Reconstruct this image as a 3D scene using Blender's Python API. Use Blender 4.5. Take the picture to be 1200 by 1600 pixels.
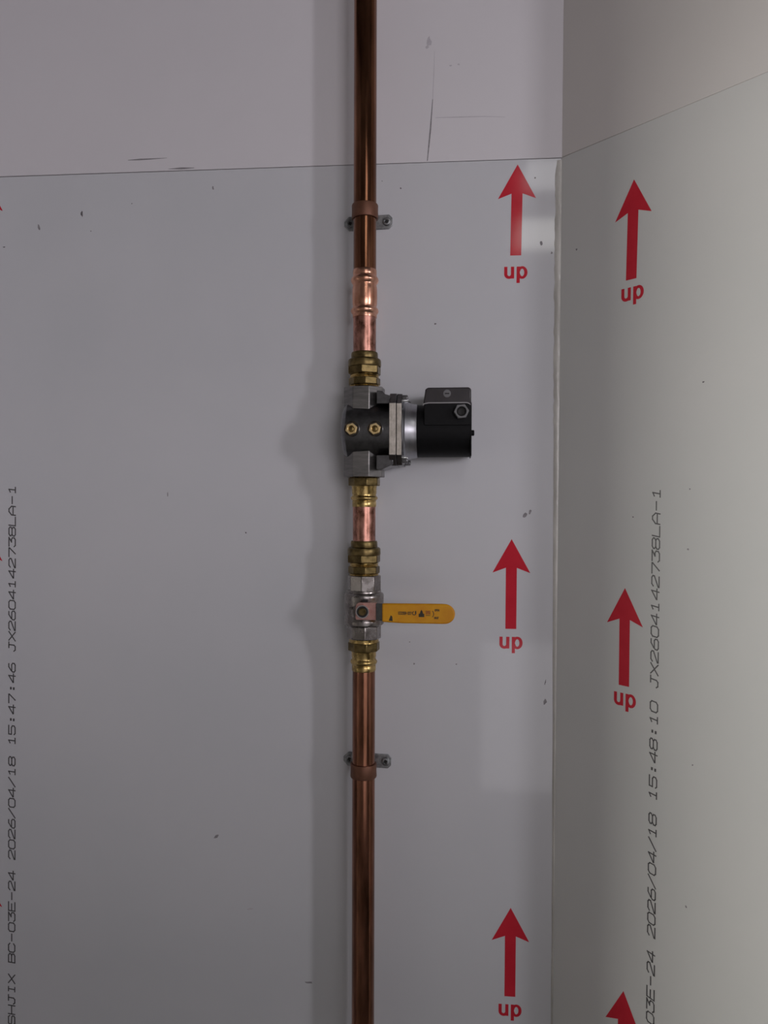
import bpy, bmesh, math, random
from mathutils import Vector, Matrix
random.seed(7)
for o in list(bpy.data.objects):
    bpy.data.objects.remove(o)
sc = bpy.context.scene
COL = sc.collection
CZ = 1.5            # height of the camera above the floor (m)

# ------------------------------------------------------------------ camera
cam_d = bpy.data.cameras.new('camera')
cam = bpy.data.objects.new('camera', cam_d)
COL.objects.link(cam)
cam_d.sensor_fit = 'VERTICAL'
cam_d.sensor_height = 24.0
cam_d.sensor_width = 18.0
cam_d.lens = 1201.35 / 1600 * 24.0
cam_d.clip_start = 0.02
right = Vector((0.99557, 0.09370, 0.00749))
up = Vector((-0.00869, 0.01238, 0.99989))
fwd = Vector((-0.09360, 0.99552, -0.01314))
M = Matrix.Identity(4)
for i in range(3):
    M[i][0], M[i][1], M[i][2] = right[i], up[i], -fwd[i]
M.translation = Vector((0.0, -0.9628, CZ))
cam.matrix_world = M
sc.camera = cam

# ------------------------------------------------------------------ light
w = bpy.data.worlds.new('world')
sc.world = w
w.use_nodes = True
w.node_tree.nodes['Background'].inputs[0].default_value = (0.5, 0.5, 0.55, 1)
w.node_tree.nodes['Background'].inputs[1].default_value = 0.15


def area(name, loc, aim, sx, sy, power, col):
    d = bpy.data.lights.new(name, 'AREA')
    d.shape = 'RECTANGLE'
    d.size, d.size_y, d.energy, d.color = sx, sy, power, col
    o = bpy.data.objects.new(name, d)
    COL.objects.link(o)
    o.location = loc
    o.rotation_euler = (Vector(aim) - Vector(loc)).to_track_quat('-Z', 'Y').to_euler()
    return o


# wide window in the back wall, right of the photographer: the main light
area('window_light', (1.75, -4.18, 1.80), (1.75, 0.0, 1.80), 1.90, 1.00, 35, (1.0, 0.94, 1.0))
# high narrow window in the right wall: it throws the pipe's shadow to the left
area('window_light', (2.96, -2.36, 2.00), (-0.5, 0.2, 1.9), 0.34, 0.70, 28, (0.96, 0.93, 1.0))
# window in the left wall: it reaches the outer part of the diagonal wall
area('window_light', (-3.96, -1.08, 1.40), (0.3, -0.1, 1.40), 1.05, 1.60, 116, (1.0, 0.975, 0.905))
# two small ceiling panels, mirrored in the glossy film beside the corner
area('ceiling_lamp_light', (0.38, -1.19, 2.40), (0.38, -1.19, 0), 0.40, 0.20, 0.75, (1.0, 0.98, 0.98))
area('ceiling_lamp_light', (0.40, -1.67, 2.40), (0.40, -1.67, 0), 0.42, 0.30, 1.5, (1.0, 0.98, 0.92))
# light added on the partition, mirrored low in the film and in the pipe
area('added_low_light', (0.64, -1.645, 0.78), (0.64, 0.0, 0.78), 1.10, 0.50, 1.5, (1.0, 0.96, 1.0))

vs = sc.view_settings
vs.view_transform = 'Standard'
vs.look = 'None'
vs.exposure = 0.0
vs.gamma = 1.0
vs.use_curve_mapping = False


# ------------------------------------------------------------------ materials
def new_mat(name):
    m = bpy.data.materials.new(name)
    m.use_nodes = True
    return m, m.node_tree.nodes, m.node_tree.links, m.node_tree.nodes['Principled BSDF']


def srgb(r, g, b):
    f = lambda c: (c / 255 / 12.92) if c / 255 <= 0.04045 else ((c / 255 + 0.055) / 1.055) ** 2.4
    return (f(r), f(g), f(b), 1)


def mat(name, c1, c2=None, metal=0.0, rough=0.4, scale=(60, 60, 60), rvar=0.0, bump=0.0, bscale=None,
        lo=0.35, hi=0.65, spec=0.5, alpha=1.0, coat=0.0):
    """principled material whose colour drifts between c1 and c2 with a stretched noise"""
    m, N, L, b = new_mat(name)
    b.inputs['Metallic'].default_value = metal
    b.inputs['Roughness'].default_value = rough
    b.inputs['Specular IOR Level'].default_value = spec
    b.inputs['Coat Weight'].default_value = coat
    b.inputs['Alpha'].default_value = alpha
    tc = N.new('ShaderNodeTexCoord')
    mp = N.new('ShaderNodeMapping')
    mp.inputs['Scale'].default_value = scale
    L.new(tc.outputs['Object'], mp.inputs['Vector'])
    nz = N.new('ShaderNodeTexNoise')
    nz.inputs['Scale'].default_value = 1.0
    nz.inputs['Detail'].default_value = 5.0
    nz.inputs['Roughness'].default_value = 0.6
    L.new(mp.outputs[0], nz.inputs['Vector'])
    cr = N.new('ShaderNodeValToRGB')
    cr.color_ramp.elements[0].position = lo
    cr.color_ramp.elements[1].position = hi
    cr.color_ramp.elements[0].color = c1
    cr.color_ramp.elements[1].color = c2 or c1
    L.new(nz.outputs['Fac'], cr.inputs['Fac'])
    L.new(cr.outputs[0], b.inputs['Base Color'])
    if rvar:
        mr = N.new('ShaderNodeMapRange')
        mr.inputs['From Min'].default_value = 0.3
        mr.inputs['From Max'].default_value = 0.7
        mr.inputs['To Min'].default_value = max(0.02, rough - rvar)
        mr.inputs['To Max'].default_value = rough + rvar
        L.new(nz.outputs['Fac'], mr.inputs['Value'])
        L.new(mr.outputs[0], b.inputs['Roughness'])
    if bump:
        bp = N.new('ShaderNodeBump')
        bp.inputs['Strength'].default_value = bump
        bp.inputs['Distance'].default_value = 0.001
        src = nz
        if bscale:
            n2 = N.new('ShaderNodeTexNoise')
            n2.inputs['Scale'].default_value = bscale
            n2.inputs['Detail'].default_value = 3
            L.new(tc.outputs['Object'], n2.inputs['Vector'])
            src = n2
        L.new(src.outputs['Fac'], bp.inputs['Height'])
        L.new(bp.outputs[0], b.inputs['Normal'])
    return m


MT = {
    'film': mat('filmed_panel', (0.66, 0.67, 0.70, 1), (0.70, 0.70, 0.73, 1), rough=0.07, scale=(3, 3, 3)),
    'film_r': mat('filmed_panel_diagonal', (0.68, 0.69, 0.675, 1), (0.72, 0.72, 0.705, 1), rough=0.55, scale=(3, 3, 3)),
    'board': mat('bare_panel', (0.76, 0.735, 0.765, 1), (0.79, 0.765, 0.795, 1), rough=0.5, scale=(3, 3, 3)),
    'board_r': mat('bare_panel_diagonal', (0.72, 0.69, 0.67, 1), (0.75, 0.72, 0.70, 1), rough=0.5, scale=(3, 3, 3)),
    'backing': mat('wall_backing', (0.42, 0.41, 0.41, 1), rough=0.8),
    'room': mat('room_plaster', (0.42, 0.405, 0.405, 1), (0.46, 0.445, 0.445, 1), rough=0.7, scale=(2, 2, 2)),
    'floor': mat('concrete_floor', (0.12, 0.115, 0.11, 1), (0.17, 0.165, 0.16, 1), rough=0.7, scale=(3, 3, 3)),
    'ceil': mat('ceiling_paint', (0.17, 0.165, 0.165, 1), rough=0.8),
    'red': mat('red_print', srgb(204, 36, 54), srgb(212, 42, 60), rough=0.10, scale=(40, 40, 40)),
    'red_r': mat('red_print_diagonal', srgb(204, 36, 54), srgb(212, 42, 60), rough=0.5, spec=0.2, scale=(40, 40, 40)),
    'ink': mat('grey_ink', srgb(70, 68, 70), srgb(84, 82, 84), rough=0.4, scale=(200, 200, 200)),
    'scuff': mat('scuff_dirt', srgb(128, 124, 128), srgb(158, 154, 158), rough=0.6, scale=(300, 300, 300)),
    'scuff_dark': mat('scuff_dark', srgb(84, 80, 84), srgb(116, 112, 116), rough=0.6, scale=(300, 300, 300)),
    'scuff_faint': mat('scuff_faint', srgb(196, 192, 198), srgb(206, 202, 208), rough=0.4, scale=(300, 300, 300)),
    'trim': mat('sealant', srgb(196, 194, 188), srgb(224, 222, 216), rough=0.25, scale=(60, 60, 14), bump=0.6, bscale=160),
    'copper_dark': mat('copper_tarnished', (0.085, 0.036, 0.020, 1), (0.33, 0.148, 0.080, 1), metal=1, rough=0.16, scale=(70, 70, 9), rvar=0.05, lo=0.3, hi=0.72),
    'copper_low': mat('copper_brown', (0.12, 0.052, 0.028, 1), (0.46, 0.205, 0.13, 1), metal=1, rough=0.20, scale=(80, 80, 11), rvar=0.06, lo=0.3, hi=0.72),
    'copper_stub': mat('copper_scuffed', (0.20, 0.085, 0.055, 1), (0.62, 0.315, 0.245, 1), metal=1, rough=0.32,
                       scale=(110, 110, 60), rvar=0.1, lo=0.36, hi=0.6),
    'copper_new': mat('copper_bright', (0.62, 0.29, 0.18, 1), (0.86, 0.48, 0.34, 1), metal=1, rough=0.25, scale=(60, 60, 60)),
    'clip': mat('clip_brown', (0.16, 0.07, 0.042, 1), (0.20, 0.09, 0.055, 1), metal=0.55, rough=0.5, scale=(90, 90, 90)),
    'zinc': mat('zinc_plate', (0.26, 0.27, 0.28, 1), (0.46, 0.47, 0.48, 1), metal=1, rough=0.42, scale=(160, 160, 160)),
    'brass_old': mat('brass_aged', (0.10, 0.074, 0.030, 1), (0.23, 0.168, 0.072, 1), metal=1, rough=0.36, rvar=0.08,
                     scale=(140, 140, 140), bump=0.15),
    'brass': mat('brass', (0.34, 0.235, 0.08, 1), (0.66, 0.48, 0.20, 1), metal=1, rough=0.27, rvar=0.08, scale=(120, 120, 90)),
    'brass_new': mat('brass_bright', (0.92, 0.66, 0.30, 1), (0.98, 0.76, 0.40, 1), metal=1, rough=0.34, scale=(90, 90, 90)),
    'alu': mat('cast_aluminium', (0.15, 0.15, 0.155, 1), (0.21, 0.21, 0.215, 1), metal=1, rough=0.28, scale=(160, 160, 160)),
    'alu_flat': mat('machined_aluminium', (0.20, 0.195, 0.19, 1), (0.29, 0.28, 0.27, 1), metal=1, rough=0.42,
                    scale=(50, 50, 300), bump=0.1),
    'alu_rough': mat('sawn_aluminium', (0.50, 0.46, 0.40, 1), (0.66, 0.61, 0.55, 1), metal=0.7, rough=0.55,
                     scale=(260, 260, 160), bump=0.3),
    'steel': mat('bonnet_steel', (0.38, 0.385, 0.41, 1), (0.46, 0.46, 0.49, 1), metal=1, rough=0.34, scale=(300, 30, 30)),
    'chrome': mat('valve_nickel', (0.22, 0.20, 0.185, 1), (0.37, 0.345, 0.33, 1), metal=1, rough=0.27, rvar=0.07, scale=(70, 70, 70), bump=0.06),
    'black': mat('black_plastic', (0.003, 0.003, 0.0035, 1), (0.005, 0.005, 0.006, 1), rough=0.55, scale=(200, 200, 200), spec=0.2),
    'lid': mat('smoked_plastic', (0.034, 0.030, 0.032, 1), (0.046, 0.041, 0.043, 1), rough=0.3, scale=(60, 60, 60)),
    'lid_rim': mat('lid_rim_plastic', (0.34, 0.33, 0.335, 1), rough=0.35),
    'gland': mat('grey_gland', (0.15, 0.15, 0.155, 1), (0.19, 0.19, 0.195, 1), rough=0.4),
    'step': mat('shaded_step_steel', (0.10, 0.11, 0.11, 1), (0.15, 0.155, 0.155, 1), metal=0.8, rough=0.4, scale=(200, 200, 200)),  # darker than the lever blade: shade at the bend put into the colour
    'dark': mat('dark_hole', (0.012, 0.011, 0.010, 1), rough=0.6),
    'pink': mat('passivated_steel', (0.52, 0.27, 0.235, 1), (0.64, 0.38, 0.33, 1), metal=0.75, rough=0.4, scale=(110, 110, 110)),
    'yellow': mat('yellow_vinyl', srgb(212, 142, 4), srgb(222, 158, 8), rough=0.45, scale=(60, 60, 60), bump=0.05),
    'hblack': mat('handle_ink', (0.02, 0.017, 0.012, 1), (0.05, 0.04, 0.02, 1), rough=0.5, scale=(300, 300, 300)),
    'hred': mat('handle_red_ink', (0.30, 0.07, 0.02, 1), rough=0.5),
    'bolt': mat('bright_screw', (0.75, 0.76, 0.76, 1), metal=1, rough=0.25),
}


# ------------------------------------------------------------------ mesh helpers
def obj(name, bm, m, parent=None, loc=None, rot=None, sharp=35, bevel=0, smooth=True):
    bmesh.ops.recalc_face_normals(bm, faces=bm.faces)
    me = bpy.data.meshes.new(name)
    bm.to_mesh(me)
    bm.free()
    me.materials.append(MT[m])
    if smooth:
        me.shade_smooth()
        me.set_sharp_from_angle(angle=math.radians(sharp))
    o = bpy.data.objects.new(name, me)
    COL.objects.link(o)
    if parent:
        o.parent = parent
    if loc:
        o.location = loc
    if rot:
        o.rotation_euler = rot
    if bevel:
        b = o.modifiers.new('bevel', 'BEVEL')
        b.width, b.segments, b.limit_method, b.angle_limit = bevel, 2, 'ANGLE', math.radians(30)
        b.harden_normals = False
    return o


def lathe(prof, n=48, bm=None, axis='Z', closed=True):
    """revolve (radius, height) pairs; axis X lays the height along +X, axis Y along -Y (towards the camera)"""
    bm = bm or bmesh.new()
    rings = []
    for r, h in prof:
        ring = []
        for k in range(n):
            a = 2 * math.pi * k / n
            c, s = r * math.cos(a), r * math.sin(a)
            p = {'Z': (c, s, h), 'X': (h, c, s), 'Y': (c, -h, s)}[axis]
            ring.append(bm.verts.new(p))
        rings.append(ring)
    for a, b in zip(rings, rings[1:]):
        for k in range(n):
            bm.faces.new((a[k], a[(k + 1) % n], b[(k + 1) % n], b[k]))
    if closed:
        bm.faces.new(rings[0])
        bm.faces.new(rings[-1])
    return bm


def prism(pts, h0, h1, bm=None, axis='Z'):
    """extrude a 2-D outline; Z: (x,y)->z ; X: (y,z)->x ; Y: (x,z)->-y"""
    bm = bm or bmesh.new()
    f = {'Z': lambda u, v, h: (u, v, h), 'X': lambda u, v, h: (h, u, v), 'Y': lambda u, v, h: (u, -h, v)}[axis]
    a = [bm.verts.new(f(u, v, h0)) for u, v in pts]
    b = [bm.verts.new(f(u, v, h1)) for u, v in pts]
    n = len(pts)
    for k in range(n):
        bm.faces.new((a[k], a[(k + 1) % n], b[(k + 1) % n], b[k]))
    bm.faces.new(a)
    bm.faces.new(b)
    return bm


def ngon(n, r, rot=0.0):
    return [(r * math.cos(2 * math.pi * k / n + rot), r * math.sin(2 * math.pi * k / n + rot)) for k in range(n)]


def box(x0, x1, y0, y1, z0, z1, bm=None):
    return prism([(x0, y0), (x1, y0), (x1, y1), (x0, y1)], z0, z1, bm)


def ring_prism(n, r_out, r_in, h0, h1, axis='Z', rot=0.0, seg=48):
    """polygonal nut with a round bore"""
    bm = bmesh.new()
    f = {'Z': lambda u, v, h: (u, v, h), 'X': lambda u, v, h: (h, u, v), 'Y': lambda u, v, h: (u, -h, v)}[axis]
    ap = math.cos(math.pi / n)

    def rad(a):
        t = (a - rot) % (2 * math.pi / n) - math.pi / n
        return r_out * ap / math.cos(t)
    A = [2 * math.pi * k / seg + rot for k in range(seg)]
    L = []
    for h in (h0, h1):
        L.append([bm.verts.new(f(rad(a) * math.cos(a), rad(a) * math.sin(a), h)) for a in A])
        L.append([bm.verts.new(f(r_in * math.cos(a), r_in * math.sin(a), h)) for a in A])
    for k in range(seg):
        j = (k + 1) % seg
        bm.faces.new((L[0][k], L[0][j], L[2][j], L[2][k]))
        bm.faces.new((L[1][k], L[1][j], L[3][j], L[3][k]))
        bm.faces.new((L[0][k], L[0][j], L[1][j], L[1][k]))
        bm.faces.new((L[2][k], L[2][j], L[3][j], L[3][k]))
    return bm


def flat(polys, f):
    """flat print: polygons (u,v) mapped by f"""
    bm = bmesh.new()
    for k, p in enumerate(polys):      # each stroke a hair above the last, so overlaps do not fight
        bm.faces.new([bm.verts.new(f(u, v, k % 24 * 4e-6)) for u, v in p])
    return bm


def tag(o, label=None, cat=None, group=None, kind=None):
    for k, v in (('label', label), ('category', cat), ('group', group), ('kind', kind)):
        if v:
            o[k] = v
    return o


# ------------------------------------------------------------------ the setting
XC = 0.125                 # inside corner between the front wall and the diagonal wall
SEAM = CZ + 0.4229
HI = 2.42
C45 = math.sqrt(0.5)
QD = 0.19                  # how far the diagonal wall comes forward


def struct(name, bm, m, parent=None):
    o = obj(name, bm, m, parent, smooth=False)
    if not parent:
        tag(o, kind='structure')
    return o


floor = struct('floor', box(-4.0, 3.0, -4.2, 0.12, -0.1, 0.0), 'floor')
ceiling = struct('ceiling', box(-4.0, 3.0, -4.2, 0.12, HI, HI + 0.1), 'ceil')
wall_front = struct('wall_front', box(-0.75, XC, 0.006, 0.10, 0, HI), 'backing')
struct('added_shade_return', box(-4.0, -0.75, -0.40, 0.10, 0, HI), 'room')  # added out of view: keeps the left window's light off the corner
struct('wall_left', box(-4.1, -4.0, -4.2, 0.10, 0, HI), 'room')
struct('wall_right', box(3.0, 3.1, -4.2, 0.10, 0, HI), 'room')
struct('wall_back', box(-4.0, 3.0, -4.3, -4.2, 0, HI), 'room')
struct('added_shade_header', box(-0.78, -0.70, -0.75, -0.40, CZ + 0.45, HI), 'room')  # added out of view: shades the upper diagonal panel from the left window
struct('added_shade_partition', box(-3.0, 2.35, -1.75, -1.65, 0, 1.44), 'room')  # added behind the camera to cut window light from the lower wall
struct('wall_right_return', prism([(XC + QD + 0.012, -QD), (3.0, -QD), (3.0, 0.10), (XC + 0.302, 0.10)], 0, HI), 'room')


def dg(s, z, off=0.0):
    """point on the diagonal wall: s along it from the corner, off out of its face"""
    return (XC + s * C45 - off * C45, -s * C45 - off * C45, z)


def diag_prism(s0, s1, o0, o1, z0, z1):
    bm = bmesh.new()
    pts = [(s0, o0), (s1, o0), (s1, o1), (s0, o1)]
    a = [bm.verts.new(dg(s, z0, o)) for s, o in pts]
    b = [bm.verts.new(dg(s, z1, o)) for s, o in pts]
    for k in range(4):
        bm.faces.new((a[k], a[(k + 1) % 4], b[(k + 1) % 4], b[k]))
    bm.faces.new(a)
    bm.faces.new(b)
    return bm


SL = QD / C45
wall_diag = struct('wall_diagonal', diag_prism(0.008, SL, -0.09, -0.0065, 0, HI), 'backing')

GAP = 0.00038
pf_low = obj('panel', box(-0.748, XC, 0.0, 0.005, 0.02, SEAM - GAP), 'film', wall_front, bevel=0.0005)
pf_up = obj('panel', box(-0.748, XC + 0.0004, 0.0, 0.005, SEAM + GAP, HI), 'board', wall_front, bevel=0.0005)
PR = 0.0012                # the lower diagonal panel stands slightly proud
pd_low = obj('panel', diag_prism(0.0, SL, PR - 0.006, PR, 0.02, SEAM - GAP), 'film_r', wall_diag, bevel=0.0005)
pd_up = obj('panel', diag_prism(0.0, SL, -0.005, 0.0, SEAM + GAP, HI), 'board_r', wall_diag, bevel=0.0005)
tag(pf_low, 'grey panel in protective film printed with red arrows')
tag(pf_up, 'plain pale upper panel')
tag(pd_low, 'grey diagonal panel in film printed with red arrows')
tag(pd_up, 'plain pale upper diagonal panel')
PF = lambda off: (lambda u, v, e=0: (u, -off - e, CZ + v))
PD = lambda off: (lambda u, v, e=0: dg(u, CZ + v, PR + off + e))

# the sealant bead where the two lower panels meet
bm = bmesh.new()
knots = [(0.420, .1195, .1256), (0.410, .1176, .1256), (0.36, .1174, .1252), (0.2877, .1172, .1246), (0.1465, .1178, .1240),
         (0.05, .1186, .1236), (-0.0425, .1192, .1234), (-0.25, .1206, .1236), (-0.5, .1222, .1238), (-0.75, .1226, .1240), (-1.45, .1226, .1240)]
rows = []
z = 0.420
while z > -1.45:
    for (za, la, ra), (zb, lb, rb) in zip(knots, knots[1:]):
        if zb <= z <= za:
            t = (za - z) / (za - zb)
            l, r = la + (lb - la) * t, ra + (rb - ra) * t
    amp = 1.0 if z > 0.1 else 0.25
    l += random.uniform(-.0007, .0007) * amp
    hgt = 0.0016 * (1 + random.uniform(-.5, .7) * amp)
    r = 0.1248
    yr = -(r - XC) - 2 * 0.0012 * C45 - 0.0002
    rows.append([bm.verts.new(p) for p in ((l, -.0001, CZ + z), (l + (r - l) * .3, -hgt, CZ + z), (l + (r - l) * .65, -hgt * 1.1 - .0006, CZ + z), (r, yr, CZ + z))])
    z -= 0.006 if z > -0.1 else 0.03
for a, b in zip(rows, rows[1:]):
    for k in range(3):
        bm.faces.new((a[k], a[k + 1], b[k + 1], b[k]))
trim = obj('trim_1', bm, 'trim', sharp=60)
tag(trim, kind='structure')


# printed arrows with the word "up"
def arrow_poly():
    w_, bd, nd, sw, sh = 0.0232, 0.0419, 0.0356, 0.0067, 0.1115
    head = [(0, 0), (-w_, -bd), (-sw, -nd), (sw, -nd), (w_, -bd)]
    shaft = [(-sw, -nd), (-sw, -sh), (sw, -sh), (sw, -nd)]
    return [head, shaft]


def arc(cx, cy, rx, ry, a0, a1, n=14):
    return [(cx + rx * math.cos(math.radians(a0 + (a1 - a0) * k / n)), cy + ry * math.sin(math.radians(a0 + (a1 - a0) * k / n))) for k in range(n + 1)]


def strip(outer, inner):
    return [[outer[k], outer[k + 1], inner[k + 1], inner[k]] for k in range(len(outer) - 1)]


def up_polys():
    """bold lower-case "up", baseline v=0, centred on u=0, x-height 0.0148"""
    P, xh, st = [], 0.0146, 0.0039
    # u
    x0, x1 = -0.0138, -0.0016
    cx = (x0 + x1) / 2 - .0002
    ro, ri = (x1 - x0) / 2, (x1 - x0) / 2 - st
    P.append([(x0, xh), (x0, 0.0055), (x0 + st, 0.0055), (x0 + st, xh)])
    P += strip(arc((x0 + x1) / 2, 0.0055, ro, 0.0059, 180, 360), arc((x0 + x1) / 2, 0.0055, ri, 0.0024, 180, 360))
    P.append([(x1 - st, xh), (x1 - st, 0.0), (x1, 0.0), (x1, xh)])
    # p
    x0, x1 = 0.0014, 0.0144
    P.append([(x0, xh), (x0, -0.0056), (x0 + st, -0.0056), (x0 + st, xh)])
    P += strip(arc((x0 + x1) / 2 + .0002, 0.0072, (x1 - x0) / 2, 0.0078, -165, 165, 28),
               arc((x0 + x1) / 2 + .0002, 0.0072, (x1 - x0) / 2 - st, 0.0046, -165, 165, 28))
    return P


def printed(parent, PM, u, v, lean=0.0, word=(0, 0), m='red'):
    rot = lambda pl: [[(u + a + lean * b, v + b) for a, b in p] for p in pl]
    o = obj('printed_arrow', flat(rot(arrow_poly()), PM(0.00012)), m, parent, smooth=False)
    tag(o, 'flat red printed arrow pointing up')
    o = obj('printed_word', flat([[(u + a + word[0], v - 0.1400 + b + word[1]) for a, b in p] for p in up_polys()], PM(0.00012)), m, parent, smooth=False)
    tag(o, 'red printed word reading up')


printed(pf_low, PF, 0.0715, 0.4165, 0.012, (-0.0014, 0.0002))
printed(pf_low, PF, 0.0686, -0.0449, 0, (0.0, 0.0040))
printed(pf_low, PF, 0.0718, -0.5047, 0, (0.0, 0.0040))
for k in range(3):
    printed(pf_low, PF, -0.6192, 0.4200 - k * 0.46)
printed(pd_low, PD, 0.1010, 0.3643, 0.02, (-0.0008, 0.0052), 'red_r')
printed(pd_low, PD, 0.0955, -0.0958, 0, (0.0010, 0.0055), 'red_r')
printed(pd_low, PD, 0.0995, -0.5556, m='red_r')

# ink-jet lettering running up the panels: stroke glyphs in a unit box
G = {
    'S': ['1,.8 .85,1 .15,1 0,.85 0,.65 .15,.52 .85,.48 1,.35 1,.15 .85,0 .15,0 0,.2'],
    'H': ['0,0 0,1', '1,0 1,1', '0,.5 1,.5'], 'J': ['.35,1 1,1', '.7,1 .7,.2 .55,0 .15,0 0,.2'],
    'I': ['.25,1 .75,1', '.25,0 .75,0', '.5,0 .5,1'], 'X': ['0,0 1,1', '0,1 1,0'],
    'B': ['0,0 0,1 .8,1 1,.85 1,.65 .8,.52 1,.38 1,.15 .8,0 0,0', '0,.52 .8,.52'],
    'C': ['1,.8 .8,1 .2,1 0,.8 0,.2 .2,0 .8,0 1,.2'], '-': ['.1,.5 .9,.5'],
    '0': ['.2,0 .8,0 1,.2 1,.8 .8,1 .2,1 0,.8 0,.2 .2,0'],
    '3': ['0,1 1,1 .5,.6 .8,.6 1,.45 1,.15 .8,0 .15,0 0,.18'],
    'E': ['1,1 0,1 0,0 1,0', '0,.52 .8,.52'],
    '2': ['0,.8 .2,1 .8,1 1,.85 1,.65 0,.12 0,0 1,0'],
    '4': ['.75,0 .75,1 0,.35 0,.28 1,.28'],
    '6': ['.9,1 .55,1 .15,.65 0,.4 0,.15 .18,0 .82,0 1,.15 1,.4 .82,.55 .15,.55'],
    '/': ['0,0 1,1'], '1': ['.2,.8 .5,1 .5,0', '.2,0 .8,0'],
    '8': ['.2,.52 0,.68 0,.85 .2,1 .8,1 1,.85 1,.68 .8,.52 .2,.52 0,.36 0,.15 .2,0 .8,0 1,.15 1,.36 .8,.52'],
    '5': ['1,1 0,1 0,.58 .8,.58 1,.42 1,.15 .8,0 .15,0 0,.15'],
    ':': ['.45,.68 .55,.68', '.45,.22 .55,.22'], '7': ['0,1 1,1 1,.9 .4,0'], 'L': ['0,1 0,0 1,0'],
    'A': ['0,0 0,.6 .35,1 .65,1 1,.6 1,0', '0,.36 1,.36'],
    'R': ['0,0 0,1 .8,1 1,.85 1,.65 .8,.5 0,.5', '.5,.5 1,0'], 'O': ['.2,0 .8,0 1,.2 1,.8 .8,1 .2,1 0,.8 0,.2 .2,0'],
    'P': ['0,0 0,1 .8,1 1,.85 1,.65 .8,.5 0,.5'], 'N': ['0,0 0,1 1,0 1,1'], 'G': ['1,.8 .8,1 .2,1 0,.8 0,.2 .2,0 1,0 1,.5 .6,.5'],
    'U': ['0,1 0,.2 .2,0 .8,0 1,.2 1,1'], 'T': ['0,1 1,1', '.5,1 .5,0'], ' ': [],
}


def stroke_polys(text, pitch, cw, ch, th, slant=0.0):
    """boxes along each stroke; text runs along +a, height along +b"""
    out = []
    for i, c in enumerate(text):
        for st in G[c]:
            pts = [tuple(map(float, q.split(','))) for q in st.split()]
            pts = [(i * pitch + x * cw + slant * y * ch, y * ch) for x, y in pts]
            for (x0, y0), (x1, y1) in zip(pts, pts[1:]):
                dx, dy = x1 - x0, y1 - y0
                l = math.hypot(dx, dy) or 1
                ux, uy = dx / l * th / 2, dy / l * th / 2
                if c == ':':
                    ux, uy = ux * 1.6, uy * 1.6
                out.append([(x0 - ux - uy, y0 - uy + ux), (x0 - ux + uy, y0 - uy - ux), (x1 + ux + uy, y1 + uy - ux), (x1 + ux - uy, y1 + uy + ux)])
    return out


def panel_text(parent, PM, text, u_base, v0, label, th, sl):
    ps = stroke_polys(text, 0.01382, 0.0114, 0.0088, th, sl)
    ps = [[(u_base - b, v0 + a) for a, b in p] for p in ps]
    o = obj('printed_code', flat(ps, PM(0.00010)), 'ink', parent, smooth=False)
    tag(o, label)


# character slot of the J sits at v = -0.2010, 36 slots after the first letter
panel_text(pf_low, PF, 'SHJIX BC-03E-24 2026/04/18 15:47:46 JX2604142738LA-1', -0.5782, -0.2010 - 36 * 0.01382, 'small grey printed code ending in LA-1', 0.0015, 0.10)
panel_text(pd_low, PD, 'SHJIX BC-03E-24 2026/04/18 15:48:10 JX2604142738LA-1', 0.1378, -0.2020 - 36 * 0.01382, 'small grey printed code with time 15:48:10', 0.0014, 0.17)


# scuffs, specks and pencil lines
def blob(u, v, a, b, ang=0, n=9):
    out = []
    for k in range(n):
        t = 2 * math.pi * k / n
        r = random.uniform(0.55, 1.15)
        x, y = a * r * math.cos(t), b * r * math.sin(t)
        out.append((u + x * math.cos(ang) - y * math.sin(ang), v + x * math.sin(ang) + y * math.cos(ang)))
    return out


for (u, v, a, b, ang, m) in [(-0.0282, 0.2224, .0017, .0012, 0, 'scuff_dark'), (0.0844, -0.0151, .0024, .0040, -.5, 'scuff'), (0.0906, -0.0111, .0016, .003, -.4, 'scuff'),
                             (-0.268, -0.0405, .0013, .0013, 0, 'scuff_dark'), (-0.4878, 0.3715, .0017, .0042, .1, 'scuff_dark'), (-0.5462, 0.3548, .0018, .0048, .4, 'scuff'),
                             (0.1114, -0.2215, .0008, .0042, -.2, 'scuff_dark'), (0.1109, -0.2462, .0024, .0040, 0, 'scuff'), (-0.3048, -0.4336, .0042, .0020, .4, 'scuff'),
                             (-0.1822, -0.6154, .0055, .0016, 0, 'scuff'), (-0.313, 0.3993, .0013, .0032, .3, 'scuff'), (-0.4756, 0.3488, .0011, .0009, 0, 'scuff_dark'),
                             (-0.4206, 0.3828, .001, .001, 0, 'scuff_dark'), (-0.0511, -0.203, .0012, .0014, 0, 'scuff'), (0.0017, -0.2023, .001, .0011, 0, 'scuff'),
                             (-0.3714, 0.008, .001, .0032, 0, 'scuff'), (-0.0727, 0.3919, .0012, .0012, 0, 'scuff_dark'), (-0.0961, 0.4014, .0009, .0009, 0, 'scuff'),
                             (0.0928, 0.3994, .0014, .0018, 0, 'scuff'), (0.1013, 0.3193, .0020, .0030, .3, 'scuff'), (0.1138, 0.3073, .0012, .0016, 0, 'scuff'),
                             (-0.2596, -0.525, .0045, .0012, .2, 'scuff_faint'), (-0.5946, 0.3309, .0022, .0010, 0, 'scuff_dark'), (-0.057, -0.1757, .0009, .0008, 0, 'scuff')]:
    obj('scuff_mark', flat([blob(u, v, a, b, ang)], PF(0.0001)), m, pf_low, smooth=False)
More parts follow.
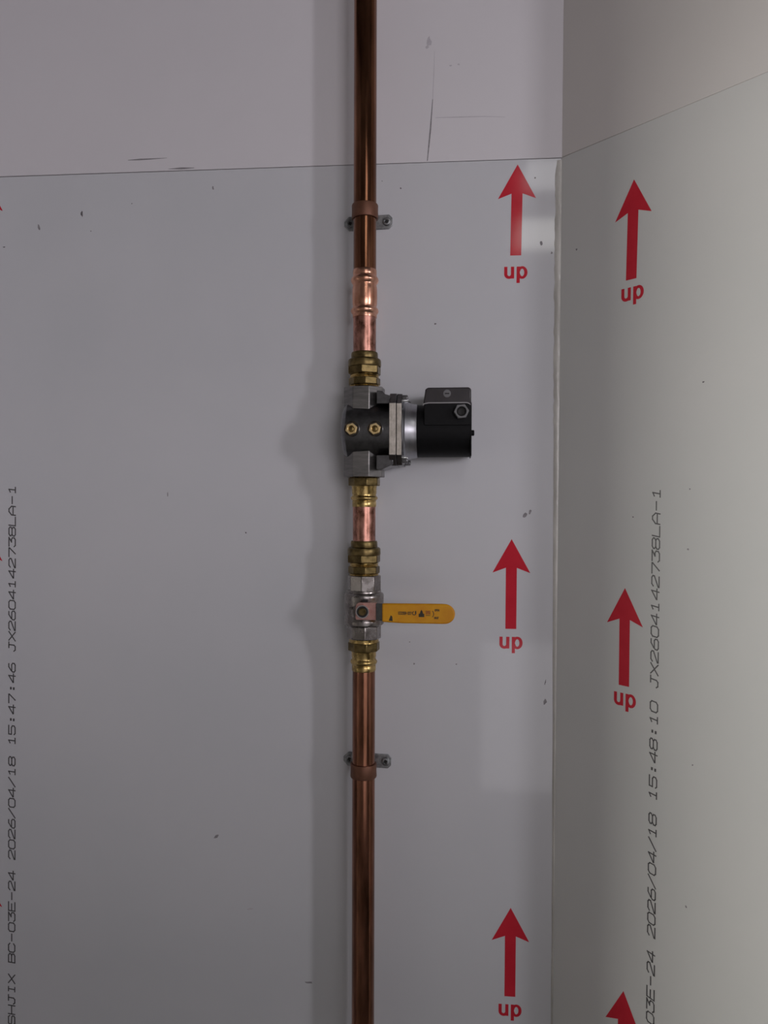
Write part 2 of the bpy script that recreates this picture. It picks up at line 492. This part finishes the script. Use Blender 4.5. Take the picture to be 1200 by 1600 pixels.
for pts, m in [([(-0.0337, 0.5006, .0004), (-0.0360, 0.465, .0009), (-0.0378, 0.445, .0008), (-0.0396, 0.4246, .0005)], 'scuff'),
               ([(-0.0318, 0.56, .0002), (-0.0325, 0.53, .0004), (-0.0337, 0.5006, .0003)], 'scuff_faint'),
               ([(-0.0303, 0.4776, .0003), (0.0, 0.4772, .0006), (0.03, 0.4768, .0004), (0.0562, 0.475, .0002)], 'scuff_faint'),
               ([(-0.4259, 0.4386, .0003), (-0.4100, 0.4389, .0010), (-0.3950, 0.4391, .0007), (-0.3740, 0.4397, .0002)], 'scuff'),
               ([(-0.372, 0.4256, .0002), (-0.355, 0.4258, .0012), (-0.338, 0.4258, .0003)], 'scuff')]:
    ps = []
    for (x0, y0, t0), (x1, y1, t1) in zip(pts, pts[1:]):
        if abs(x1 - x0) > abs(y1 - y0):
            ps.append([(x0, y0 - t0), (x1, y1 - t1), (x1, y1 + t1), (x0, y0 + t0)])
        else:
            ps.append([(x0 - t0, y0), (x1 - t1, y1), (x1 + t1, y1), (x0 + t0, y0)])
    obj('scuff_mark', flat(ps, PF(0.0001)), m, pf_up, smooth=False)
for (u, v, a, b, m) in [(-0.0391, 0.5719, .004, .007, 'scuff_faint'), (-0.041, 0.5650, .0022, .0022, 'scuff_faint'), (-0.002, 0.5420, .002, .0014, 'scuff_faint'), (-0.012, 0.541, .002, .0012, 'scuff_faint')]:
    obj('scuff_mark', flat([blob(u, v, a, b)], PF(0.0001)), m, pf_up, smooth=False)
for (u, v, a, b, m) in [(0.1855, 0.1275, .0011, .0011, 'scuff_dark'), (0.1708, -0.0477, .0012, .0014, 'scuff'), (0.1046, -0.015, .0010, .0010, 'scuff_dark'), (0.0241, 0.305, .0018, .0014, 'scuff'),
                        (0.1789, -0.2754, .001, .001, 'scuff'), (0.1721, 0.0161, .001, .0012, 'scuff'), (0.1738, -0.428, .001, .0014, 'scuff')]:
    obj('scuff_mark', flat([blob(u, v, a, b)], PD(0.0001)), m, pd_low, smooth=False)

# ------------------------------------------------------------------ the pipework
PY = -0.037                                    # pipe axis stands 37 mm off the wall
AX = lambda z: -0.1112 - 0.0046 * z            # the run leans very slightly
LEAN = -0.0046


def thing(name, z, label, cat, group=None):
    o = bpy.data.objects.new(name, None)
    COL.objects.link(o)
    o.empty_display_size = 0.02
    o.location = (AX(z), PY, CZ + z)
    o.rotation_euler = (0, LEAN, 0)
    return tag(o, label, cat, group)


def mesh_thing(name, z, bm, m, label, cat, group=None, **k):
    o = obj(name, bm, m, None, (AX(z), PY, CZ + z), (0, LEAN, 0), **k)
    return tag(o, label, cat, group)


def pipe(z0, z1, r=0.0138):
    h = z1 - z0
    return lathe([(r - .0012, 0), (r - .0003, 0), (r, .0004), (r, h - .0004), (r - .0003, h), (r - .0012, h), (r - .0012, 0)], 56, closed=False)


g = 'copper pipe lengths of the riser'
mesh_thing('copper_pipe', 0.240, pipe(0.240, 0.919), 'copper_dark', 'long tarnished copper pipe running up from the bright copper coupling', 'pipe', g)
mesh_thing('copper_pipe', 0.165, pipe(0.165, 0.238), 'copper_stub', 'short scuffed copper pipe between copper coupling and silver solenoid valve', 'pipe', g)
mesh_thing('copper_pipe', -0.060, pipe(-0.060, 0.010), 'copper_stub', 'short pinkish copper pipe between solenoid valve and yellow-handled valve', 'pipe', g)
mesh_thing('copper_pipe', -1.499, pipe(-1.499, -0.190), 'copper_low', 'long brown copper pipe running down below the yellow-handled valve', 'pipe', g)


def bead(z0, z1, r0, r1, n=8):
    return [(r0 + (r1 - r0) * math.sin(math.pi * k / n), z0 + (z1 - z0) * k / n) for k in range(n + 1)]


# press coupling
t = thing('press_coupling', 0.2219, 'bright new copper press coupling below the upper pipe clip', 'pipe fitting')
b = 0.2219
obj('sleeve', lathe([(.0139, .2219 - b), (.0146, .2221 - b), (.0148, .2250 - b), (.0146, .2262 - b), (.0146, .2340 - b), (.0143, .2358 - b), (.0149, .2385 - b), (.0151, .2440 - b),
                     (.0151, .2540 - b), (.0149, .2580 - b), (.0143, .2608 - b), (.0146, .2622 - b), (.0146, .2712 - b), (.0141, .2722 - b), (.0144, .2735 - b), (.0144, .2790 - b), (.0138, .2796 - b)]), 'copper_new', t, sharp=50)
obj('press_bead', lathe(bead(.2255 - b, .2345 - b, .0144, .0168), closed=False), 'copper_new', t, sharp=60)
obj('press_bead', lathe(bead(.2618 - b, .2718 - b, .0144, .0168), closed=False), 'copper_new', t, sharp=60)


# brass fittings
def nutted(name, ztop, zbot, scale_z, label):
    """compression adaptor: lip, nut with hexagonal collar, neck, hexagon"""
    t = thing(name, zbot, label, 'pipe fitting', 'brass fittings of the riser')
    H = ztop - zbot
    k = H / 0.0423
    f = lambda v: v * k
    obj('lip', lathe([(.0139, f(.0342)), (.0160, f(.0342)), (.0162, f(.0350)), (.0162, f(.0405)), (.0156, f(.0420)), (.0150, f(.0423)), (.0139, f(.0423))]), 'brass_old', t)
    n = obj('nut', lathe([(.0139, f(.0250)), (.0196, f(.0250)), (.0200, f(.0262)), (.0200, f(.0318)), (.0194, f(.0334)), (.0178, f(.0344)), (.0139, f(.0344))]), 'brass_old', t)
    obj('nut_hexagon', prism(ngon(6, .0209, 0.45), f(.0158), f(.0256)), 'brass_old', n, bevel=.0012)
    obj('neck', lathe([(.0139, f(.0112)), (.0172, f(.0112)), (.0176, f(.0122)), (.0168, f(.0132)), (.0176, f(.0144)), (.0170, f(.0158)), (.0139, f(.0158))]), 'brass', t)
    obj('hexagon', prism(ngon(8, .0193, 0.2), f(.0030), f(.0115)), 'brass_old', t, bevel=.0009)
    obj('thread_ring', lathe([(.0139, 0), (.0172, 0), (.0178, f(.0010)), (.0172, f(.0020)), (.0180, f(.0030)), (.0139, f(.0030))]), 'brass', t)
    return t


nutted('compression_fitting', .1803, .1375, 1, 'aged brass compression fitting on top of the silver solenoid valve')
nutted('compression_fitting', -.0472, -.0895, 1, 'aged brass compression fitting on top of the yellow-handled ball valve')


def pressed(name, ztop, hexb, neckb, beadb, zbot, label, ring):
    """male press adaptor: thread ring, hexagon, neck, press bead, end sleeve"""
    t = thing(name, zbot, label, 'pipe fitting', 'brass fittings of the riser')
    b = zbot
    htop = ztop - ring
    obj('thread_ring', lathe([(.013, htop - b), (.0182, htop - b), (.0178, (htop + ztop) / 2 - b), (.0184, ztop - b), (.013, ztop - b)]), 'brass', t)
    obj('hexagon', prism(ngon(8, .0195, 0.28), hexb - b, htop - b), 'brass_old', t, bevel=.0009)
    obj('sleeve', lathe([(.0139, 0), (.0143, 0), (.0146, .0010), (.0146, beadb - b - .0012), (.0141, beadb - b - .0004), (.0147, beadb - b), (.0147, neckb - b), (.0143, neckb - b + .0012),
                         (.0150, neckb - b + .003), (.0150, hexb - b - .0022), (.0158, hexb - b), (.0139, hexb - b)]), 'brass', t, sharp=50)
    obj('press_bead', lathe(bead(beadb - b, neckb - b, .0146, .0164), closed=False), 'brass', t, sharp=60)
    return t


pressed('press_fitting', .0302, .0192, .0072, .0016, -.0062, 'brass press fitting under the solenoid valve', .0012)
pressed('press_fitting', -.1650, -.1802, -.1905, -.1972, -.2048, 'brass press fitting under the yellow-handled ball valve', .0048)

# ------------------------------------------------------------------ solenoid valve
ZS = 0.0848
sv = thing('solenoid_valve', ZS, 'silver gas solenoid valve with a black coil and two brass test screws', 'valve')
R = 0.0345
# cast body: cylinder lying along X with a domed left end
body = obj('body', lathe([(.012, -.0262), (.020, -.0258), (.0265, -.0246), (.0315, -.0222), (R, -.0185), (R, .0335)], 72, axis='X'), 'alu', sv)
oc = [(x * 1.0, y) for x, y in ngon(8, .0254, math.pi / 8 - 0.06)]
obj('port', prism(oc, .0180, .0523), 'alu_flat', sv, bevel=.0007)
obj('port', prism(oc, -.0552, -.0180), 'alu_flat', sv, bevel=.0007)
# webs between ports and flange
obj('web', prism([(.018, .030), (.018, .0455), (.0245, .0450), (.0275, .0412), (.0335, .0395), (.0335, .030)], -.018, .030, axis='Y'), 'alu', sv, bevel=.0006)
obj('web', prism([(.018, -.030), (.018, -.047), (.0240, -.0470), (.0375, -.0410), (.0375, -.030)], -.018, .030, axis='Y'), 'alu', sv, bevel=.0006)


def octo(hy, hz, c):
    return [(-hy, -hz + c), (-hy + c, -hz), (hy - c, -hz), (hy, -hz + c), (hy, hz - c), (hy - c, hz), (-hy + c, hz), (-hy, hz - c)]


obj('flange', prism(octo(.0355, .0425, .0120), .0330, .0411, axis='X'), 'alu', sv, bevel=.0006)
obj('flange', prism(octo(.0353, .0420, .0120), .0416, .0478, axis='X'), 'alu', sv, bevel=.0006)
obj('sawn_face', box(.0332, .0409, -.0360, -.0350, -.0300, .0298), 'alu_rough', sv, bevel=.0003)
obj('sawn_face', box(.0419, .0475, -.0358, -.0348, -.0304, .0296), 'alu_rough', sv, bevel=.0003)
obj('gasket', prism(octo(.0340, .0405, .0120), .0405, .0420, axis='X'), 'dark', sv)
bon = obj('bonnet', lathe([(.0375, .0476), (.0375, .0496), (.0368, .0502), (.0352, .0512), (.0336, .0560), (.0325, .0600), (.0322, .0645)], 72, axis='X'), 'steel', sv)
for y in (-1, 1):
    for z in (-1, 1):
        s = obj('flange_screw', lathe([(.0018, .0476), (.0034, .0476), (.0034, .0535), (.0028, .0545), (.001, .0545)], 20, axis='X'), 'bolt', sv)
        s.location = (0, y * .0275, z * .0340)
for z in (-1, 1):
    for y in (-1, 1):
        obj('lug', box(.0476, .0545, y * .0275 - .004, y * .0275 + .004, z * .0365 - .003, z * .0365 + .003), 'alu', bon, bevel=.001)
# coil
coil = obj('coil', lathe([(.02, .0625), (.0300, .0625), (.0312, .0640), (.0312, .1268), (.0300, .1278), (.010, .1278)], 72, axis='X'), 'black', sv)
obj('end_plate', prism(octo(.0305, .0312, .004), .1270, .1284, axis='X'), 'black', coil, bevel=.0004)
obj('coil_nut', lathe([(.0028, .1280), (.0034, .1285), (.0034, .1315), (.0026, .1322)], 24, axis='X'), 'black', coil).location = (0, 0, -.0022)


def rrect(x0, x1, z0, z1, rt, rb, n=5):
    out = []
    for cx, cz, r, a in ((x1 - rb, z0 + rb, rb, -90), (x1 - rt, z1 - rt, rt, 0), (x0 + rt, z1 - rt, rt, 90), (x0 + rb, z0 + rb, rb, 180)):
        out += arc(cx, cz, r, r, a, a + 90, n)
    return out


# terminal housing in front of and above the coil, lid, rim, gland
obj('terminal_base', prism(rrect(.0735, .1276, .004, .0300, .002, .002), .008, .0322, axis='Y'), 'black', sv, bevel=.0006)
lid = obj('terminal_lid', prism([(.0725, .0285), (.0728, .0310), (.0748, .0452), (.0760, .0470), (.0785, .0477), (.1245, .0477), (.1268, .0468), (.1277, .0445), (.1279, .0285)], -.020, .0330, axis='Y'), 'lid', sv, bevel=.0016)
rim = [(.0722, .0268), (.0735, .0282), (.0785, .0292), (.1225, .0292), (.1250, .0284), (.1272, .0268)]
bm = prism(rim + [(x, z + .0012) for x, z in reversed(rim)], .030, .0337, axis='Y')
obj('lid_rim', bm, 'lid_rim', lid, smooth=False)
obj('lid_screw', lathe([(.0044, .0328), (.0044, .0334), (.0034, .0334), (.0032, .0331), (.001, .0331)], 24, axis='Y'), 'gland', lid).location = (.1000, 0, .0405)
obj('screw_slot', box(.0975, .1025, -.0336, -.0330, .0399, .0411), 'dark', lid)
gl = obj('cable_gland', ring_prism(6, .0088, .0055, .030, .0400, axis='Y', rot=0.08), 'gland', sv, loc=(.1166, 0, .0192), bevel=.0005)
obj('gland_bore', lathe([(.0056, .0305), (.0056, .0360), (.0040, .0364), (.0038, .0352), (.001, .0350)], 24, axis='Y'), 'dark', gl)
# test screws
for x in (-.0108, .0166):
    tp = obj('test_screw', ring_prism(6, .0072, .0036, .030, .0385, axis='Y', rot=0.3), 'brass_new', sv, loc=(x, 0, 0), bevel=.0006)
    obj('spot_face', lathe([(.0078, .0325), (.0092, .0325), (.0094, .0352), (.0088, .0356), (.0082, .0350), (.0078, .0325)], 32, axis='Y', closed=False), 'alu', tp)
    obj('recess', lathe([(.0090, .0330), (.0090, .0347), (.001, .0347)], 32, axis='Y'), 'dark', tp)
    obj('socket', lathe([(.0037, .0340), (.0037, .0366), (.0026, .0370), (.001, .0374)], 20, axis='Y'), 'brass_old', tp)

# ------------------------------------------------------------------ ball valve
ZB = -0.1295
bv = thing('ball_valve', ZB, 'nickel ball valve with a long yellow lever handle', 'valve')
obj('body', lathe([(.015, -.0200), (.0200, -.0200), (.0226, -.0192), (.0240, -.0180), (.0243, -.0165), (.0243, -.0120), (.0236, -.0108), (.0238, .0000), (.0240, .0130), (.0242, .0150), (.0240, .0172), (.0230, .0188),
                   (.0205, .0202), (.015, .0204)], 64), 'chrome', bv)
obj('end_hexagon', prism(ngon(8, .0206, math.radians(-91.5)), .0200, .0406), 'chrome', bv, bevel=.0009)
obj('end_hexagon', prism(ngon(8, .0210, math.radians(-80)), -.0362, -.0198), 'chrome', bv, bevel=.0012)
obj('shoulder', lathe([(.015, .0195), (.0209, .0195), (.0209, .0222), (.0204, .0230), (.015, .0230)], 48), 'chrome', bv)
obj('stem_boss', lathe([(.0105, .018), (.0105, .0275), (.0095, .0285), (.0095, .0312), (.004, .0312)], 36, axis='Y'), 'chrome', bv)
obj('stop_pin', box(-.0150, -.0110, -.0295, -.020, .0020, .0040), 'chrome', bv, bevel=.0004)
obj('stop_pin', box(.0015, .0075, -.0295, -.020, .0108, .0140), 'dark', bv, bevel=.0004)
# lever: flat plated blade that steps outwards, then the dipped yellow grip
zc = 0.0012
lev = obj('lever', prism([(-.0052, zc - .0102), (.0192, zc - .0102), (.0192, zc + .0104), (-.0010, zc + .0104), (-.0034, zc + .0096), (-.0052, zc + .0076), (-.0060, zc + .0040), (-.0060, zc - .0080)], .0312, .0338, axis='Y'), 'pink', bv, bevel=.0006)
bm = prism([(.0185, -.0338), (.0290, -.0398), (.0290, -.0424), (.0185, -.0364)], zc - .0098, zc + .0100)
obj('lever_step', bm, 'step', lev, bevel=.0004)
gp = [(.0262, zc - .0105), (.0262, zc + .0106)]
grip_pts = [(.0262, zc - .0106), (.0500, zc - .0118), (.0960, zc - .0118)] + arc(.0980, zc - .0004, .0122, .0114, -80, 80, 14) + [(.0960, zc + .0112), (.0500, zc + .0110), (.0262, zc + .0108)]
grip = obj('grip', prism(grip_pts, .0385, .0437, axis='Y'), 'yellow', bv, bevel=.0016)
tag(grip, 'yellow vinyl grip with small dark print')
obj('stem_nut', ring_prism(6, .0086, .0050, .0336, .0372, axis='Y', rot=0.5), 'pink', lev, bevel=.0004, loc=(.0026, 0, .0012))
obj('washer', lathe([(.0050, .0372), (.0078, .0372), (.0078, .0378), (.0066, .0378), (.0064, .0372)], 32, axis='Y', closed=False), 'bolt', lev, loc=(.0026, 0, .0012))
obj('stem_bore', lathe([(.0064, .0366), (.0064, .0374), (.001, .0374)], 32, axis='Y'), 'dark', lev, loc=(.0026, 0, .0012))
obj('stem_end', lathe([(.0045, .0366), (.0045, .0380), (.0040, .0384), (.001, .0384)], 24, axis='Y'), 'brass_old', lev, loc=(.0026, 0, .0012))


# print on the grip
def gtext(s, u, v, h, wd, th, m='hblack'):
    ps = stroke_polys(s, wd * 1.28, wd, h, th)
    return [[(u + a, v + b2) for a, b2 in p] for p in ps]


GP = lambda u, v, e=0: (u, -.04378 - e, v)
ps = gtext('ECO30R-007', .0452, zc - .0014, .0030, .0012, .00055)
ps += strip(arc(.0634, zc + .0002, .0024, .0024, 100, 400, 18), arc(.0634, zc + .0002, .0015, .0015, 100, 400, 18))
ps += [[(.0644, zc + .0000), (.0660, zc - .0006), (.0657, zc + .0030), (.0644, zc + .0028)]]
ps += [[(.0686, zc - .0040), (.0750, zc - .0040), (.0750, zc - .0002), (.0686, zc - .0002)],
       [(.0698, zc - .0002), (.0738, zc - .0002), (.0730, zc + .0024), (.0718, zc + .0046), (.0706, zc + .0024)]]
ps += gtext('OPEN', .0872, zc + .0030, .0021, .0010, .0005) + gtext('SHUT', .0866, zc - .0058, .0021, .0010, .0005)
ps += strip(arc(.0800, zc - .0004, .0062, .0056, -42, 42, 10), arc(.0800, zc - .0004, .0054, .0049, -42, 42, 10))
ps += [[(.0766, zc - .0024), (.0820, zc - .0024), (.0820, zc - .0018), (.0766, zc - .0018)]]
obj('lettering', flat(ps, GP), 'hblack', grip, smooth=False)
ps = gtext('GAS', .0768, zc + .0004, .0026, .0014, .0006) + [[(.0764, zc - .0008), (.0822, zc - .0008), (.0822, zc - .0002), (.0764, zc - .0002)]]
obj('lettering', flat(ps, GP), 'hred', grip, smooth=False)
obj('dirt_mark', flat([[(.0340, zc - .0088), (.0386, zc - .0094), (.0382, zc - .0040), (.0364, zc - .0026), (.0350, zc - .0060)]], GP), 'hblack', grip, smooth=False)


# ------------------------------------------------------------------ pipe clips
def clip(z, xoff, tilt, label):
    t = thing('pipe_clip', z, label, 'pipe clip', 'pipe clips holding the riser')
    W = -PY
    # base plate on the wall: rounded strap with two countersunk holes
    hw, hh = .0303, .0088
    pts = [(hw, -hh + .004), (hw, hh - .004), (hw - .004, hh), (-hw + .006, hh), (-hw, hh - .006), (-hw, -hh + .006), (-hw + .006, -hh), (hw - .004, -hh)]
    base = obj('base_plate', prism(pts, -W, -W + .0022, axis='Y'), 'zinc', t, loc=(xoff, 0, 0), rot=(0, tilt, 0), bevel=.0006)
    for x in (-.0228, .0232):
        s = obj('screw', lathe([(.0052, -W + .0020), (.0054, -W + .0028), (.0044, -W + .0040), (.0030, -W + .0042), (.0028, -W + .0030), (.0008, -W + .0030)], 24, axis='Y'), 'zinc', base, loc=(x, 0, 0))
        obj('screw_recess', prism(ngon(4, .0026, .4), -W + .0026, -W + .0035, axis='Y'), 'dark', base, loc=(x, 0, 0))
    obj('stud', lathe([(.009, -W + .0015), (.009, -W + .0050), (.0052, -W + .0060), (.0052, -.0145)], 24, axis='Y'), 'clip', t, loc=(xoff * .5, 0, 0))
    # ring: band with turned edges
    h = .0083
    obj('band', lathe([(.0139, -h), (.0156, -h), (.0160, -h + .0010), (.0158, 0), (.0160, h - .0010), (.0156, h), (.0139, h)], 56, closed=False), 'clip', t, sharp=50)
    return t


clip(0.3492, 0.0, -.027, 'brown pipe clip on zinc base plate, the upper one above the copper coupling')
clip(-0.3262, 0.0005, .035, 'brown pipe clip on dark base plate, the lower one below the yellow-handled valve')
